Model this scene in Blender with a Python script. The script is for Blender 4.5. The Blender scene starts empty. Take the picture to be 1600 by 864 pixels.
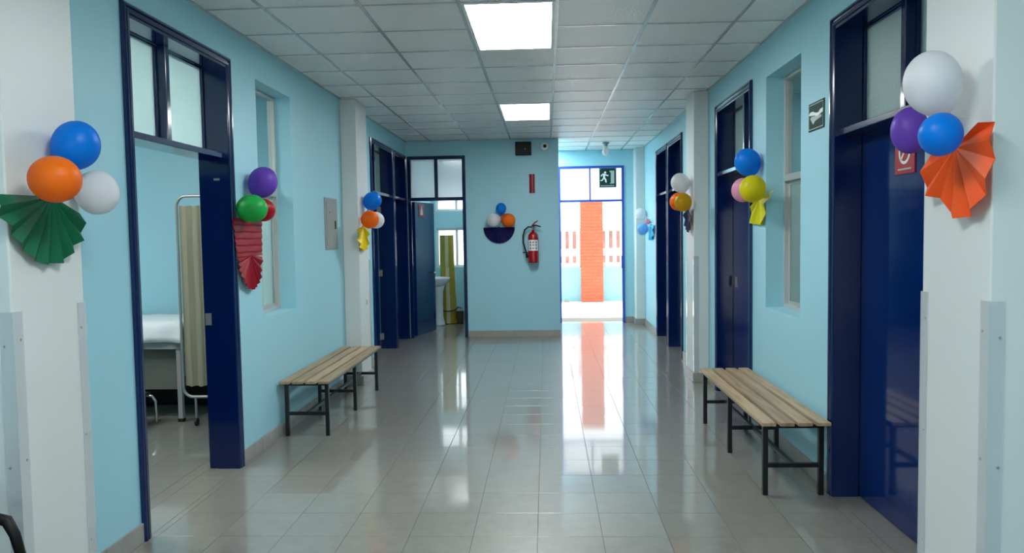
import bpy, bmesh, math, random
from mathutils import Vector, Matrix
random.seed(7)
S = bpy.context.scene
C = S.collection

# ------------------------------------------------------------------ camera
cam_d = bpy.data.cameras.new('camera'); cam = bpy.data.objects.new('camera', cam_d); C.objects.link(cam)
cam_d.sensor_width = 36; cam_d.lens = 1194.07 * 36 / 1600; cam_d.clip_start = .05; cam_d.clip_end = 300
cr, cu, cf = Vector((.9989, .0446, -.0160)), Vector((.0135, .0560, .9983)), Vector((-.0454, .9974, -.0553))
cr.normalize(); cf.normalize(); cu = cr.cross(cf).normalized(); cr = cf.cross(cu).normalized()
cam.matrix_world = Matrix(((cr.x, cu.x, -cf.x, 0), (cr.y, cu.y, -cf.y, 0), (cr.z, cu.z, -cf.z, 1.56), (0, 0, 0, 1)))
S.camera = cam
# ------------------------------------------------------------------ world, sun, exposure
SKY = 1.6; SUN = 4.5; PANEL = 15.0
w = bpy.data.worlds.new('world'); S.world = w; w.use_nodes = True
bg = w.node_tree.nodes['Background']; bg.inputs[0].default_value = (.86, .94, 1, 1); bg.inputs[1].default_value = SKY
sd = bpy.data.lights.new('sun', 'SUN'); so = bpy.data.objects.new('sun', sd); C.objects.link(so)
sd.energy = SUN; sd.angle = .03; sd.color = (1, .95, .88); so.rotation_euler = (math.radians(-17), math.radians(3), 0); so.location = (0, 20, 8)
S.view_settings.view_transform = 'Standard'; S.view_settings.look = 'None'
S.view_settings.exposure = 1.0; S.view_settings.gamma = 1; S.view_settings.use_curve_mapping = False

XL, XR, YB, YF, H = -2.11, 1.66, 11.55, 13.30, 2.978
# ------------------------------------------------------------------ materials
def srgb(r, g, b):
    f = lambda c: (c/255/12.92) if c/255 <= .04045 else ((c/255+.055)/1.055)**2.4
    return (f(r), f(g), f(b), 1)
def mat(name, col, rough=.5, metal=0, spec=.5, noise=0, nscale=8, bump=0, bscale=60, rand=0, coat=0, rvar=0, trans=0, kind='noise', stretch=None):
    m = bpy.data.materials.new(name); m.use_nodes = True; nt = m.node_tree; N = nt.nodes; L = nt.links
    b = N['Principled BSDF']; b.inputs['Roughness'].default_value = rough; b.inputs['Metallic'].default_value = metal
    b.inputs['Specular IOR Level'].default_value = spec; b.inputs['Coat Weight'].default_value = coat; b.inputs['Coat Roughness'].default_value = .08
    b.inputs['Base Color'].default_value = col; m.diffuse_color = col
    tc = N.new('ShaderNodeTexCoord'); mp = N.new('ShaderNodeMapping'); L.new(tc.outputs['Object'], mp.inputs[0])
    if stretch: mp.inputs['Scale'].default_value = stretch
    cur = None
    if noise or rvar:
        n = N.new('ShaderNodeTexNoise'); n.inputs['Scale'].default_value = nscale; n.inputs['Detail'].default_value = 6
        L.new(mp.outputs[0], n.inputs[0])
        if rand:
            oi = N.new('ShaderNodeObjectInfo'); va = N.new('ShaderNodeVectorMath'); va.operation = 'ADD'
            sc = N.new('ShaderNodeMath'); sc.operation = 'MULTIPLY'; sc.inputs[1].default_value = 50
            L.new(oi.outputs['Random'], sc.inputs[0]); L.new(mp.outputs[0], va.inputs[0]); L.new(sc.outputs[0], va.inputs[1]); L.new(va.outputs[0], n.inputs[0])
        if noise:
            mr = N.new('ShaderNodeMapRange'); mr.inputs[1].default_value = .3; mr.inputs[2].default_value = .7
            mr.inputs[3].default_value = 1-noise; mr.inputs[4].default_value = 1+noise; L.new(n.outputs[0], mr.inputs[0]); cur = mr.outputs[0]
        if rvar:
            m2 = N.new('ShaderNodeMapRange'); m2.inputs[1].default_value = .3; m2.inputs[2].default_value = .7
            m2.inputs[3].default_value = rough; m2.inputs[4].default_value = rough+rvar; L.new(n.outputs[0], m2.inputs[0]); L.new(m2.outputs[0], b.inputs['Roughness'])
    if rand:
        oi = N.new('ShaderNodeObjectInfo'); mr = N.new('ShaderNodeMapRange'); mr.inputs[3].default_value = 1-rand; mr.inputs[4].default_value = 1+rand
        L.new(oi.outputs['Random'], mr.inputs[0])
        if cur is None: cur = mr.outputs[0]
        else:
            mm = N.new('ShaderNodeMath'); mm.operation = 'MULTIPLY'; L.new(cur, mm.inputs[0]); L.new(mr.outputs[0], mm.inputs[1]); cur = mm.outputs[0]
    if cur is not None:
        vm = N.new('ShaderNodeVectorMath'); vm.operation = 'SCALE'; vm.inputs[0].default_value = col[:3]; L.new(cur, vm.inputs['Scale']); L.new(vm.outputs[0], b.inputs['Base Color'])
    if bump:
        if kind == 'voronoi':
            t = N.new('ShaderNodeTexVoronoi'); t.inputs['Scale'].default_value = bscale; o = t.outputs['Distance']
        else:
            t = N.new('ShaderNodeTexNoise'); t.inputs['Scale'].default_value = bscale; t.inputs['Detail'].default_value = 3; o = t.outputs[0]
        L.new(mp.outputs[0], t.inputs[0])
        bu = N.new('ShaderNodeBump'); bu.inputs['Strength'].default_value = bump; bu.inputs['Distance'].default_value = .004
        L.new(o, bu.inputs['Height']); L.new(bu.outputs[0], b.inputs['Normal'])
    if trans:   # thin translucent sheet or skin
        tr = N.new('ShaderNodeBsdfTranslucent'); tr.inputs[0].default_value = col
        mx = N.new('ShaderNodeMixShader'); mx.inputs[0].default_value = trans
        L.new(b.outputs[0], mx.inputs[1]); L.new(tr.outputs[0], mx.inputs[2]); L.new(mx.outputs[0], N['Material Output'].inputs[0])
    return m
def emis(name, col, s):
    m = bpy.data.materials.new(name); m.use_nodes = True; nt = m.node_tree; e = nt.nodes.new('ShaderNodeEmission')
    e.inputs[0].default_value = col; e.inputs[1].default_value = s; nt.links.new(e.outputs[0], nt.nodes['Material Output'].inputs[0]); return m
def glass(name, tint, clear=.9, rough=.02):
    m = bpy.data.materials.new(name); m.use_nodes = True; nt = m.node_tree; N = nt.nodes; L = nt.links
    t = N.new('ShaderNodeBsdfTransparent'); t.inputs[0].default_value = tint
    g = N.new('ShaderNodeBsdfGlossy'); g.inputs['Roughness'].default_value = rough
    fr = N.new('ShaderNodeFresnel'); ge = N.new('ShaderNodeNewGeometry'); mr = N.new('ShaderNodeMapRange'); mr.inputs[3].default_value = 1.5; mr.inputs[4].default_value = 1/1.5
    L.new(ge.outputs['Backfacing'], mr.inputs[0]); L.new(mr.outputs[0], fr.inputs[0])
    mx = N.new('ShaderNodeMixShader'); L.new(fr.outputs[0], mx.inputs[0]); L.new(t.outputs[0], mx.inputs[1]); L.new(g.outputs[0], mx.inputs[2])
    L.new(mx.outputs[0], N['Material Output'].inputs[0]); return m
def frosted(name, tint, tl=.42, bumps=.9, bscale=90):
    m = bpy.data.materials.new(name); m.use_nodes = True; nt = m.node_tree; N = nt.nodes; L = nt.links
    p = N['Principled BSDF']; p.inputs['Base Color'].default_value = tint; p.inputs['Transmission Weight'].default_value = 1; p.inputs['Roughness'].default_value = .34; p.inputs['IOR'].default_value = 1.35
    tr = N.new('ShaderNodeBsdfTranslucent'); tr.inputs[0].default_value = tint
    tc = N.new('ShaderNodeTexCoord'); n = N.new('ShaderNodeTexNoise'); n.inputs['Scale'].default_value = bscale; L.new(tc.outputs['Object'], n.inputs[0])
    b = N.new('ShaderNodeBump'); b.inputs['Strength'].default_value = bumps; b.inputs['Distance'].default_value = .004; L.new(n.outputs[0], b.inputs['Height']); L.new(b.outputs[0], p.inputs['Normal'])
    mx = N.new('ShaderNodeMixShader'); mx.inputs[0].default_value = tl; L.new(p.outputs[0], mx.inputs[1]); L.new(tr.outputs[0], mx.inputs[2]); L.new(mx.outputs[0], N['Material Output'].inputs[0]); return m

M = {}
M['wall'] = mat('blue_wall_paint', srgb(156, 208, 221), .42, noise=.02, nscale=2, bump=.12, bscale=9, rvar=.12)
M['white'] = mat('white_wall_paint', srgb(212, 216, 213), .45, noise=.02, nscale=2, bump=.15, bscale=9)
M['grout'] = mat('grout', srgb(84, 84, 80), .8)
M['tile'] = mat('floor_tile_glaze', srgb(132, 129, 121), .32, noise=.13, nscale=13, rand=.025, rvar=.08, spec=.8, coat=1)
M['tile'].node_tree.nodes['Principled BSDF'].inputs['Coat Roughness'].default_value = .06; M['tile'].node_tree.nodes['Principled BSDF'].inputs['Coat IOR'].default_value = 1.5
M['skirt'] = mat('skirting_tile', srgb(150, 147, 140), .3, noise=.06, nscale=9, rand=.04)
M['ctile'] = mat('ceiling_panel_vinyl', srgb(232, 231, 227), .34, bump=.55, bscale=85, rand=.015, spec=.5, kind='voronoi')
M['cbar'] = mat('ceiling_grid_metal', srgb(190, 192, 192), .25, metal=.3)
M['plen'] = mat('ceiling_void', srgb(90, 90, 90), .9)
M['navy'] = mat('navy_enamel', srgb(1, 26, 76), .14, bump=.06, bscale=14, coat=.3)
M['navyleaf'] = mat('navy_enamel_leaf', srgb(1, 32, 92), .1, bump=.05, bscale=5, coat=.3)
M['alu'] = mat('aluminium', srgb(196, 198, 194), .35, metal=.35)
M['whitealu'] = mat('white_frame', srgb(225, 228, 228), .4)
M['chrome'] = mat('chrome', srgb(200, 200, 196), .18, metal=1)
M['black'] = mat('black_metal', srgb(14, 15, 17), .35)
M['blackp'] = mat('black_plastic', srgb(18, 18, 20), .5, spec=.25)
M['exitframe'] = mat('bright_blue_frame', srgb(36, 78, 176), .35)
M['steel'] = mat('brushed_steel', srgb(158, 160, 156), .38, metal=.6)
M['grey'] = mat('grey_enamel', srgb(146, 150, 148), .4)
M['clear'] = glass('clear_glass', (.90, .97, .96, 1))
M['frost'] = frosted('frosted_glass', (.80, .97, .95, 1))
M['frostw'] = frosted('frosted_glass_daylight', (.95, .98, 1, 1), .5)
M['diff'] = emis('light_diffuser', (.95, .99, 1, 1), PANEL)
M['roomfill'] = emis('room_fill_light', (1, .98, .95, 1), 8)  # glow of the added room lights, standing in for daylight
M['dimfill'] = emis('dim_room_fill_light', (1, .98, .95, 1), 3)
M['red'] = mat('red_enamel', srgb(158, 14, 24), .25, coat=.3)
M['sred'] = mat('sign_red', srgb(170, 40, 48), .35)
M['sgreen'] = mat('sign_green', srgb(20, 58, 50), .55, spec=.2)
M['swhite'] = mat('sign_white', srgb(232, 236, 232), .4)
M['sgrey'] = mat('sign_pale_grey', srgb(168, 182, 176), .4)
M['porc'] = mat('porcelain', srgb(226, 232, 234), .12, coat=.3)
M['sheet'] = mat('bed_sheet_cloth', srgb(214, 224, 226), .8, bump=.2, bscale=30)
M['curtain'] = mat('beige_curtain', srgb(158, 154, 130), .85, trans=.25, bump=.1, bscale=40)
M['vinyl'] = mat('grey_vinyl', srgb(96, 98, 90), .6)
M['rubber'] = mat('rubber', srgb(20, 20, 20), .6)
M['conc'] = mat('pale_concrete', srgb(226, 222, 214), .8, noise=.05, nscale=4)
M['brick'] = mat('orange_brick', srgb(204, 104, 74), .8, noise=.08, nscale=20, rand=.07)
M['mortar'] = mat('mortar', srgb(200, 118, 86), .9)
M['brickdark'] = mat('reddish_masonry', srgb(148, 108, 100), .9, noise=.25, nscale=3)
M['fence'] = mat('white_fence_paint', srgb(240, 240, 240), .5)
M['bulb'] = mat('opal_bulb', srgb(236, 238, 236), .2, trans=.3)
M['yel'] = mat('yellow_vinyl', srgb(168, 146, 44), .4)
M['cream'] = mat('cream_vinyl', srgb(196, 190, 150), .4)
M['wicker'] = mat('brown_bucket', srgb(96, 78, 56), .6)
def woodmat():
    m = mat('varnished_pine', srgb(196, 164, 122), .42, spec=.35)
    nt = m.node_tree; N = nt.nodes; L = nt.links; b = N['Principled BSDF']
    tc = N.new('ShaderNodeTexCoord'); mp = N.new('ShaderNodeMapping'); mp.inputs['Scale'].default_value = (14, .9, 14); L.new(tc.outputs['Object'], mp.inputs[0])
    oi = N.new('ShaderNodeObjectInfo'); va = N.new('ShaderNodeVectorMath'); va.operation = 'ADD'; sc = N.new('ShaderNodeMath'); sc.operation = 'MULTIPLY'; sc.inputs[1].default_value = 37
    L.new(oi.outputs['Random'], sc.inputs[0]); L.new(mp.outputs[0], va.inputs[0]); L.new(sc.outputs[0], va.inputs[1])
    n = N.new('ShaderNodeTexNoise'); n.inputs['Scale'].default_value = 2.2; n.inputs['Detail'].default_value = 8; n.inputs['Distortion'].default_value = .5; L.new(va.outputs[0], n.inputs[0])
    cr_ = N.new('ShaderNodeValToRGB'); e = cr_.color_ramp.elements; e[0].position = .22; e[0].color = srgb(136, 106, 78); e[1].position = .6; e[1].color = srgb(184, 160, 126)
    L.new(n.outputs[0], cr_.inputs[0]); mx = N.new('ShaderNodeMix'); mx.data_type = 'RGBA'; mx.blend_type = 'MULTIPLY'; mx.inputs[0].default_value = 1
    mr = N.new('ShaderNodeMapRange'); mr.inputs[3].default_value = .72; mr.inputs[4].default_value = 1.05; L.new(oi.outputs['Random'], mr.inputs[0])
    L.new(cr_.outputs[0], mx.inputs[6]); L.new(mr.outputs[0], mx.inputs[7]); L.new(mx.outputs[2], b.inputs['Base Color']); return m
M['wood'] = woodmat()
def guardmat():
    m = bpy.data.materials.new('clear_plastic_guard'); m.use_nodes = True; nt = m.node_tree; N = nt.nodes; L = nt.links
    p = N['Principled BSDF']; p.inputs['Base Color'].default_value = srgb(216, 222, 224); p.inputs['Roughness'].default_value = .12; p.inputs['Coat Weight'].default_value = .5
    t = N.new('ShaderNodeBsdfTransparent'); mx = N.new('ShaderNodeMixShader'); mx.inputs[0].default_value = .45; L.new(p.outputs[0], mx.inputs[1]); L.new(t.outputs[0], mx.inputs[2]); L.new(mx.outputs[0], N['Material Output'].inputs[0]); return m
M['guard'] = guardmat()
def balloonmat(nm, c): return mat('latex_'+nm, srgb(*c), .38, trans=.4, spec=.3)
B = {k: balloonmat(k, c) for k, c in dict(blue=(0, 140, 236), orange=(252, 128, 28), white=(238, 238, 240), purple=(124, 82, 200), green=(48, 192, 92), red=(190, 24, 44), yellow=(226, 214, 26), pink=(240, 176, 200), lightblue=(140, 196, 240), amber=(226, 178, 20)).items()}
def crepe(nm, c, t=.3): return mat('crepe_'+nm, srgb(*c), .5, trans=t, bump=.25, bscale=45, spec=.4)
K = {k: crepe(k, c) for k, c in dict(green=(6, 112, 76), crimson=(164, 14, 40), yellow=(246, 222, 10), navy=(34, 30, 96), orange=(252, 100, 30), lemon=(232, 226, 24), plum=(52, 38, 78), cyan=(40, 190, 232)).items()}

# ------------------------------------------------------------------ mesh helpers
def obj(name, bm, m, parent=None, smooth=False, kind=None, label=None, cat=None, group=None):
    bmesh.ops.recalc_face_normals(bm, faces=bm.faces)
    me = bpy.data.meshes.new(name); 
    if parent is not None:
        o0 = parent
        off = Vector((0, 0, 0))
        while o0 is not None: off += Vector(o0.location); o0 = o0.parent
        for v in bm.verts: v.co -= off
    bm.to_mesh(me); bm.free()
    for x in (m if isinstance(m, (list, tuple)) else [m]): me.materials.append(x)
    if smooth:
        for p in me.polygons: p.use_smooth = True
    o = bpy.data.objects.new(name, me); C.objects.link(o)
    if parent is not None: o.parent = parent
    for k, v in (('kind', kind), ('label', label), ('category', cat), ('group', group)):
        if v: o[k] = v
    return o
def thing(name, loc, label=None, cat=None, group=None, kind=None):
    o = bpy.data.objects.new(name, None); C.objects.link(o); o.location = loc; o.empty_display_size = .1
    for k, v in (('kind', kind), ('label', label), ('category', cat), ('group', group)):
        if v: o[k] = v
    return o
def nb(): return bmesh.new()
def box(bm, x0, x1, y0, y1, z0, z1, bev=0, mi=0):
    a, b_ = min(x0, x1), max(x0, x1); c, d = min(y0, y1), max(y0, y1); e, f = min(z0, z1), max(z0, z1)
    v = [bm.verts.new(p) for p in ((a, c, e), (b_, c, e), (b_, d, e), (a, d, e), (a, c, f), (b_, c, f), (b_, d, f), (a, d, f))]
    fs = [bm.faces.new([v[i] for i in q]) for q in ((3, 2, 1, 0), (4, 5, 6, 7), (0, 1, 5, 4), (1, 2, 6, 5), (2, 3, 7, 6), (3, 0, 4, 7))]
    for q in fs: q.material_index = mi
    if bev:
        es = set(); [es.update(q.edges) for q in fs]
        bmesh.ops.bevel(bm, geom=list(es), offset=bev, segments=2, affect='EDGES', profile=.5)
    return bm
def B1(*a, **k): return box(nb(), *a, **k)
def tube(bm, pts, r, seg=10, cap=True):
    pts = [Vector(p) for p in pts]; n = len(pts); rs = r if isinstance(r, (list, tuple)) else [r]*n
    t0 = (pts[1]-pts[0]).normalized(); up = Vector((0, 0, 1)) if abs(t0.z) < .9 else Vector((1, 0, 0))
    s = t0.cross(up).normalized(); rings = []
    for i, p in enumerate(pts):
        t = ((pts[min(i+1, n-1)]-p).normalized() + (p-pts[max(i-1, 0)]).normalized())
        t = t.normalized() if t.length > 1e-6 else t0
        s = (s - t*s.dot(t)).normalized(); q = t.cross(s)
        rings.append([bm.verts.new(p + (s*math.cos(2*math.pi*k/seg) + q*math.sin(2*math.pi*k/seg))*rs[i]) for k in range(seg)])
    for i in range(n-1):
        for k in range(seg): bm.faces.new((rings[i][k], rings[i][(k+1) % seg], rings[i+1][(k+1) % seg], rings[i+1][k]))
    if cap: bm.faces.new(rings[0][::-1]); bm.faces.new(rings[-1])
    return bm
def T1(*a, **k): return tube(nb(), *a, **k)
def lathe(bm, prof, c, axis=Vector((0, 0, 1)), seg=24, sx=1, sy=1):
    axis = Vector(axis).normalized(); q = Vector((0, 0, 1)).rotation_difference(axis); c = Vector(c); rings = []
    for r, z in prof:
        if r < 1e-5: rings.append([bm.verts.new(c + q @ Vector((0, 0, z)))])
        else: rings.append([bm.verts.new(c + q @ Vector((r*sx*math.cos(2*math.pi*k/seg), r*sy*math.sin(2*math.pi*k/seg), z))) for k in range(seg)])
    for a, b_ in zip(rings, rings[1:]):
        for k in range(seg):
            k2 = (k+1) % seg
            if len(a) == 1 and len(b_) == 1: continue
            if len(a) == 1: bm.faces.new((a[0], b_[k2], b_[k]))
            elif len(b_) == 1: bm.faces.new((a[k], a[k2], b_[0]))
            else: bm.faces.new((a[k], a[k2], b_[k2], b_[k]))
    return bm
def rot_arc(c, r, a0, a1, n, f): return [f(c[0]+r*math.cos(a0+(a1-a0)*i/n), c[1]+r*math.sin(a0+(a1-a0)*i/n)) for i in range(n+1)]
# wall planes: (a along, b up, c out of the wall)
mL = lambda a, b, c: (XL+c, a, b)
mR = lambda a, b, c: (XR-c, a, b)
mB = lambda a, b, c: (a, YB-c, b)
mF = lambda a, b, c: (a, YF-c, b)
def wbox(bm, mp, a0, a1, b0, b1, c0, c1, bev=0, mi=0):
    p, q = mp(a0, b0, c0), mp(a1, b1, c1); return box(bm, p[0], q[0], p[1], q[1], p[2], q[2], bev, mi)
def WB(*a, **k): return wbox(nb(), *a, **k)
def poly(bm, mp, pts, c0, c1, mi=0):
    A = [bm.verts.new(mp(a, b_, c0)) for a, b_ in pts]; D = [bm.verts.new(mp(a, b_, c1)) for a, b_ in pts]; n = len(pts)
    fs = [bm.faces.new(A), bm.faces.new(D[::-1])] + [bm.faces.new((A[i], A[(i+1) % n], D[(i+1) % n], D[i])) for i in range(n)]
    for f in fs: f.material_index = mi
    return bm

# ------------------------------------------------------------------ walls
def wall(name, mp, a0, a1, ops, th=.2, z1=H, m='wall'):
    bm = nb(); cur = a0
    for (p, q, zb, zt) in sorted(ops):
        if p > cur: wbox(bm, mp, cur, p, 0, z1, -th, 0)
        if zb > 0: wbox(bm, mp, p, q, 0, zb, -th, 0)
        if zt < z1: wbox(bm, mp, p, q, zt, z1, -th, 0)
        cur = q
    if a1 > cur: wbox(bm, mp, cur, a1, 0, z1, -th, 0)
    return obj(name, bm, M[m], kind='structure')
DOORS = dict(L1=(mL, 3.785, 5.09), L2=(mL, 9.17, 10.53), L3=(mL, 10.55, 11.50), R1=(mR, 3.20, 4.53), R2=(mR, 6.24, 7.53), R3=(mR, 9.38, 10.46), R4=(mR, 10.50, 11.54))
ZT = 2.758
def op(d): return (DOORS[d][1]+.045, DOORS[d][2]-.045, 0, ZT-.045)
WL = (5.565, 6.325, .965, 2.722); WR = (5.082, 5.87, .975, 2.70)
wall('wall_left', mL, -4.2, 14.0, [op('L1'), WL, op('L2'), op('L3')])
wall('wall_right', mR, -4.2, 14.0, [op('R1'), WR, op('R2'), op('R3'), op('R4')])
BD = (-2.085, -1.205)
bm = nb()
for (p, q, zb, zt) in ((XL, BD[0]+.03, 0, H), (BD[0]+.03, BD[1]-.03, 2.725, H), (BD[1]-.03, .2, 0, H)): box(bm, p, q, YB, YB+.15, zb, zt)
box(bm, -.72, -.57, YB+.15, 14.15, 0, H)  # hall widened out of view here to hold the added light panel
obj('wall_back', bm, M['wall'], kind='structure')
FD = (.235, 1.33)
bm = nb()
box(bm, -.57, FD[0], YF, YF+.15, 0, H); box(bm, FD[0], FD[1], YF, YF+.15, 2.69, H); box(bm, FD[1], XR, YF, YF+.15, 0, H)
obj('wall_far', bm, M['wall'], kind='structure')
# bathroom rear wall with two window openings
bm = nb(); bw = [(-2.02, -.9, .97, 1.69), (-2.02, -.9, 2.0, 2.42)]
box(bm, XL, -2.02, 14, 14.15, 0, H); box(bm, -.9, -.72, 14, 14.15, 0, H)
for z0, z1 in ((0, .97), (1.69, 2.0), (2.42, H)): box(bm, -2.02, -.9, 14, 14.15, z0, z1)
obj('wall_bathroom', bm, M['wall'], kind='structure')
# rooms either side and the corridor behind the camera
obj('wall_left_room_outer', B1(-5.7, -5.5, 2.2, 11.9, 0, H), M['wall'], kind='structure')
obj('wall_left_room_near', B1(-5.5, XL-.2, 2.2, 2.4, 0, H), M['wall'], kind='structure')
obj('wall_left_room_far', B1(-5.5, XL-.2, 7.1, 7.3, 0, H), M['wall'], kind='structure')
obj('wall_left_room_end', B1(-5.5, XL-.2, 11.7, 11.9, 0, H), M['wall'], kind='structure')
obj('wall_right_room_outer', B1(5.0, 5.2, 2.2, 11.9, 0, H), M['wall'], kind='structure')
obj('wall_right_room_near', B1(XR+.2, 5.0, 2.2, 2.4, 0, H), M['wall'], kind='structure')
obj('wall_right_room_far', B1(XR+.2, 5.0, 8.2, 8.4, 0, H), M['wall'], kind='structure')
obj('wall_right_room_end', B1(XR+.2, 5.0, 11.7, 11.9, 0, H), M['wall'], kind='structure')
bm = nb(); box(bm, XL-.2, -1.3, -4.4, -4.2, 0, H); box(bm, .9, XR+.2, -4.4, -4.2, 0, H); box(bm, -1.3, .9, -4.4, -4.2, 2.2, H)  # opening invented out of view to let daylight in from behind
obj('wall_behind', bm, M['white'], kind='structure'); obj('ground_added_entrance', B1(-12, 14, -16, -4.4, -.15, -.01), M['conc'], kind='structure')  # unseen bright ground added to bounce daylight through the opening
# white pilasters
PIL = {}
for nm, x0, x1, y0, y1 in (('trim_1', XL, -1.945, 2.685, 3.12), ('trim_2', XL, -1.945, 7.87, 8.33), ('trim_3', 1.51, XR, 2.67, 3.14), ('trim_4', 1.51, XR, 7.905, 8.33), ('trim_5', 1.51, XR, 12.95, YF)):
    PIL[nm] = obj(nm, B1(x0, x1, y0, y1, 0, H-.001, bev=.006), M['white'], kind='structure')

# ------------------------------------------------------------------ floor
TS, TX, TY = .334, -.065, 3.863
fl = obj('floor', B1(-5.7, 5.2, -4.4, 14.15, -.12, -.008), M['grout'], kind='structure')
regs = [(XL, XR, -4.2, YB), (.2, XR, YB, YB+.15), (-.57, XR, YB+.15, YF+.15), (-5.5, XL-.2, 2.4, 7.1), (XL-.2, XL, 3.845, 5.03), (XL, -.72, YB+.15, 14.0), (-2.04, -1.25, YB, YB+.15),
        (XR, XR+.2, 3.26, 4.47), (XR, XR+.2, 6.3, 7.47), (XR, XR+.2, 9.44, 10.4), (XR, XR+.2, 10.56, 11.48), (XL-.2, XL, 9.23, 10.47), (XL-.2, XL, 10.61, 11.44), (-5.5, XL-.2, 7.3, 11.7)]
cells = []
for ri, (x0, x1, y0, y1) in enumerate(regs):
    for i in range(-20, 20):
        for j in range(-28, 34):
            a, b_ = max(x0, TX+i*TS), min(x1, TX+(i+1)*TS); c, d = max(y0, TY+j*TS), min(y1, TY+(j+1)*TS)
            if b_-a > .012 and d-c > .012: cells.append((ri, a, b_, c, d))
def seen(c):
    ri, a, b_, y0, y1 = c
    if ri in (3, 4): return -3.75 < a and 3.9 < y0 < 6.5 and a > -2.35 - (y0-3.86)*.75 and b_ < XL + .01
    return ri in (0, 1, 2) and a > -.6*(ri == 2)*0-9 and y1 > 3.2 and (abs(a+b_)/2 < y0*.72)
vis = sorted([c for c in cells if seen(c)], key=lambda c: c[3])[:292]; vs = set(vis)
shared = {}
def tilebox(bm, a, b_, c, d, z0=-.008):
    g = .0011; box(bm, a+g, b_-g, c+g, d-g, z0, 0)
for cl in vis:
    ri, a, b_, c, d = cl; k = (round(b_-a, 3), round(d-c, 3))
    if k not in shared:
        bm = nb(); wx, wy = (b_-a)/2, (d-c)/2; g = .0011; box(bm, -wx+g, wx-g, -wy+g, wy-g, -.008, 0, bev=.0007)
        me = bpy.data.meshes.new('floor_tile'); bm.to_mesh(me); bm.free(); me.materials.append(M['tile']); shared[k] = me
    o = bpy.data.objects.new('floor_tile', shared[k]); C.objects.link(o); o.parent = fl; o.location = ((a+b_)/2, (c+d)/2, 0)
    o.rotation_euler = (random.gauss(0, .0006), random.gauss(0, .0006), 0)
bm = nb()
for cl in cells:
    if cl not in vs: tilebox(bm, *cl[1:])
obj('floor_tile_field', bm, M['tile'], fl, kind='stuff')

# ------------------------------------------------------------------ ceiling
GX, GY, CX, CY = .606, .61, .088, 5.348
ce = obj('ceiling', B1(XL, XR, -4.2, 14.0, H+.06, H+.1), M['plen'], kind='structure')
lights = [(-.518, .088, 4.738, 5.958), (-.518, .088, 8.398, 9.618), (-.518, .088, 1.078, 2.298), (-.518, .088, -2.582, -1.362), (-.518, .088, 12.058, 13.278)]  # panels behind the camera are unseen, added for ambient light
bm_rest = nb(); sh = {}
for i in range(-5, 4):
    for j in range(-17, 16):
        a, b_ = max(XL, CX+i*GX), min(XR, CX+(i+1)*GX); c, d = max(-4.2, CY+j*GY), min(14.0, CY+(j+1)*GY)
        if b_-a < .02 or d-c < .02: continue
        mx, my = (a+b_)/2, (c+d)/2
        if any(l[0] < mx < l[1] and l[2] < my < l[3] for l in lights): continue
        if my < 3.3: box(bm_rest, a+.002, b_-.002, c+.002, d-.002, H+.004, H+.016); continue
        k = (round(b_-a, 3), round(d-c, 3))
        if k not in sh:
            bm = nb(); box(bm, -(b_-a)/2+.003, (b_-a)/2-.003, -(d-c)/2+.003, (d-c)/2-.003, .003, .015, bev=.0015)
            me = bpy.data.meshes.new('ceiling_tile'); bm.to_mesh(me); bm.free(); me.materials.append(M['ctile']); sh[k] = me
        o = bpy.data.objects.new('ceiling_tile', sh[k]); C.objects.link(o); o.parent = ce; o.location = (mx, my, H)
        o.rotation_euler = (random.gauss(0, .0012), random.gauss(0, .0012), 0)
obj('ceiling_tile_field', bm_rest, M['ctile'], ce, kind='stuff')
for i in range(-4, 4):
    x = CX+i*GX
    if XL < x < XR: obj('grid_bar', B1(x-.012, x+.012, -4.2, 14.0, H-.002, H+.003), M['cbar'], ce)
for j in range(-15, 15):
    y = CY+j*GY
    if -4.2 < y < 14:
        for (x0, x1) in ([(XL, -.518), (-.518, .088), (.088, XR)]):
            if x0 == -.518 and any(l[2]+.1 < y < l[3]-.1 for l in lights): continue
            obj('cross_bar', B1(x0+.012, x1-.012 if x1 < XR else x1, y-.010, y+.010, H-.001, H+.003), M['cbar'], ce)
obj('wall_angle', B1(XL, XL+.022, -4.2, 14, H-.004, H+.003), M['cbar'], ce); obj('wall_angle', B1(XR-.022, XR, -4.2, 14, H-.004, H+.003), M['cbar'], ce)
obj('ceiling', B1(-5.5, XL-.2, 2.4, 11.7, H, H+.1), M['white'], kind='structure'); obj('ceiling', B1(XR+.2, 5.0, 2.4, 11.7, H, H+.1), M['white'], kind='structure')
obj('trim_roof', B1(-5.7, 5.2, -4.4, 14.15, H+.1, H+.3), M['conc'], kind='structure')
lab = ['bright ceiling light panel at the top edge, nearer of the two in view', 'bright ceiling light panel farther down the corridor', 'unseen ceiling light panel added just behind the camera', 'unseen ceiling light panel added far behind the camera', 'unseen light panel added in the exit hall behind the back wall']  # exit hall panel is hidden from view, added to brighten the far end
for l, t in zip(lights, lab):
    th = thing('ceiling_light', ((l[0]+l[1])/2, (l[2]+l[3])/2, H), t, 'light', 'flush light panels in the corridor ceiling')
    a, b_, c, d = l[0]+.012, l[1]-.012, l[2]+.012, l[3]-.012; bm = nb(); f = .022
    for q in ((a, a+f, c, d), (b_-f, b_, c, d), (a+f, b_-f, c, c+f), (a+f, b_-f, d-f, d)): box(bm, *q, H-.006, H+.02)
    obj('frame', bm, M['whitealu'], th); obj('diffuser', B1(a+f, b_-f, c+f, d-f, H-.001, H+.012), M['diff'], th)
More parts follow.
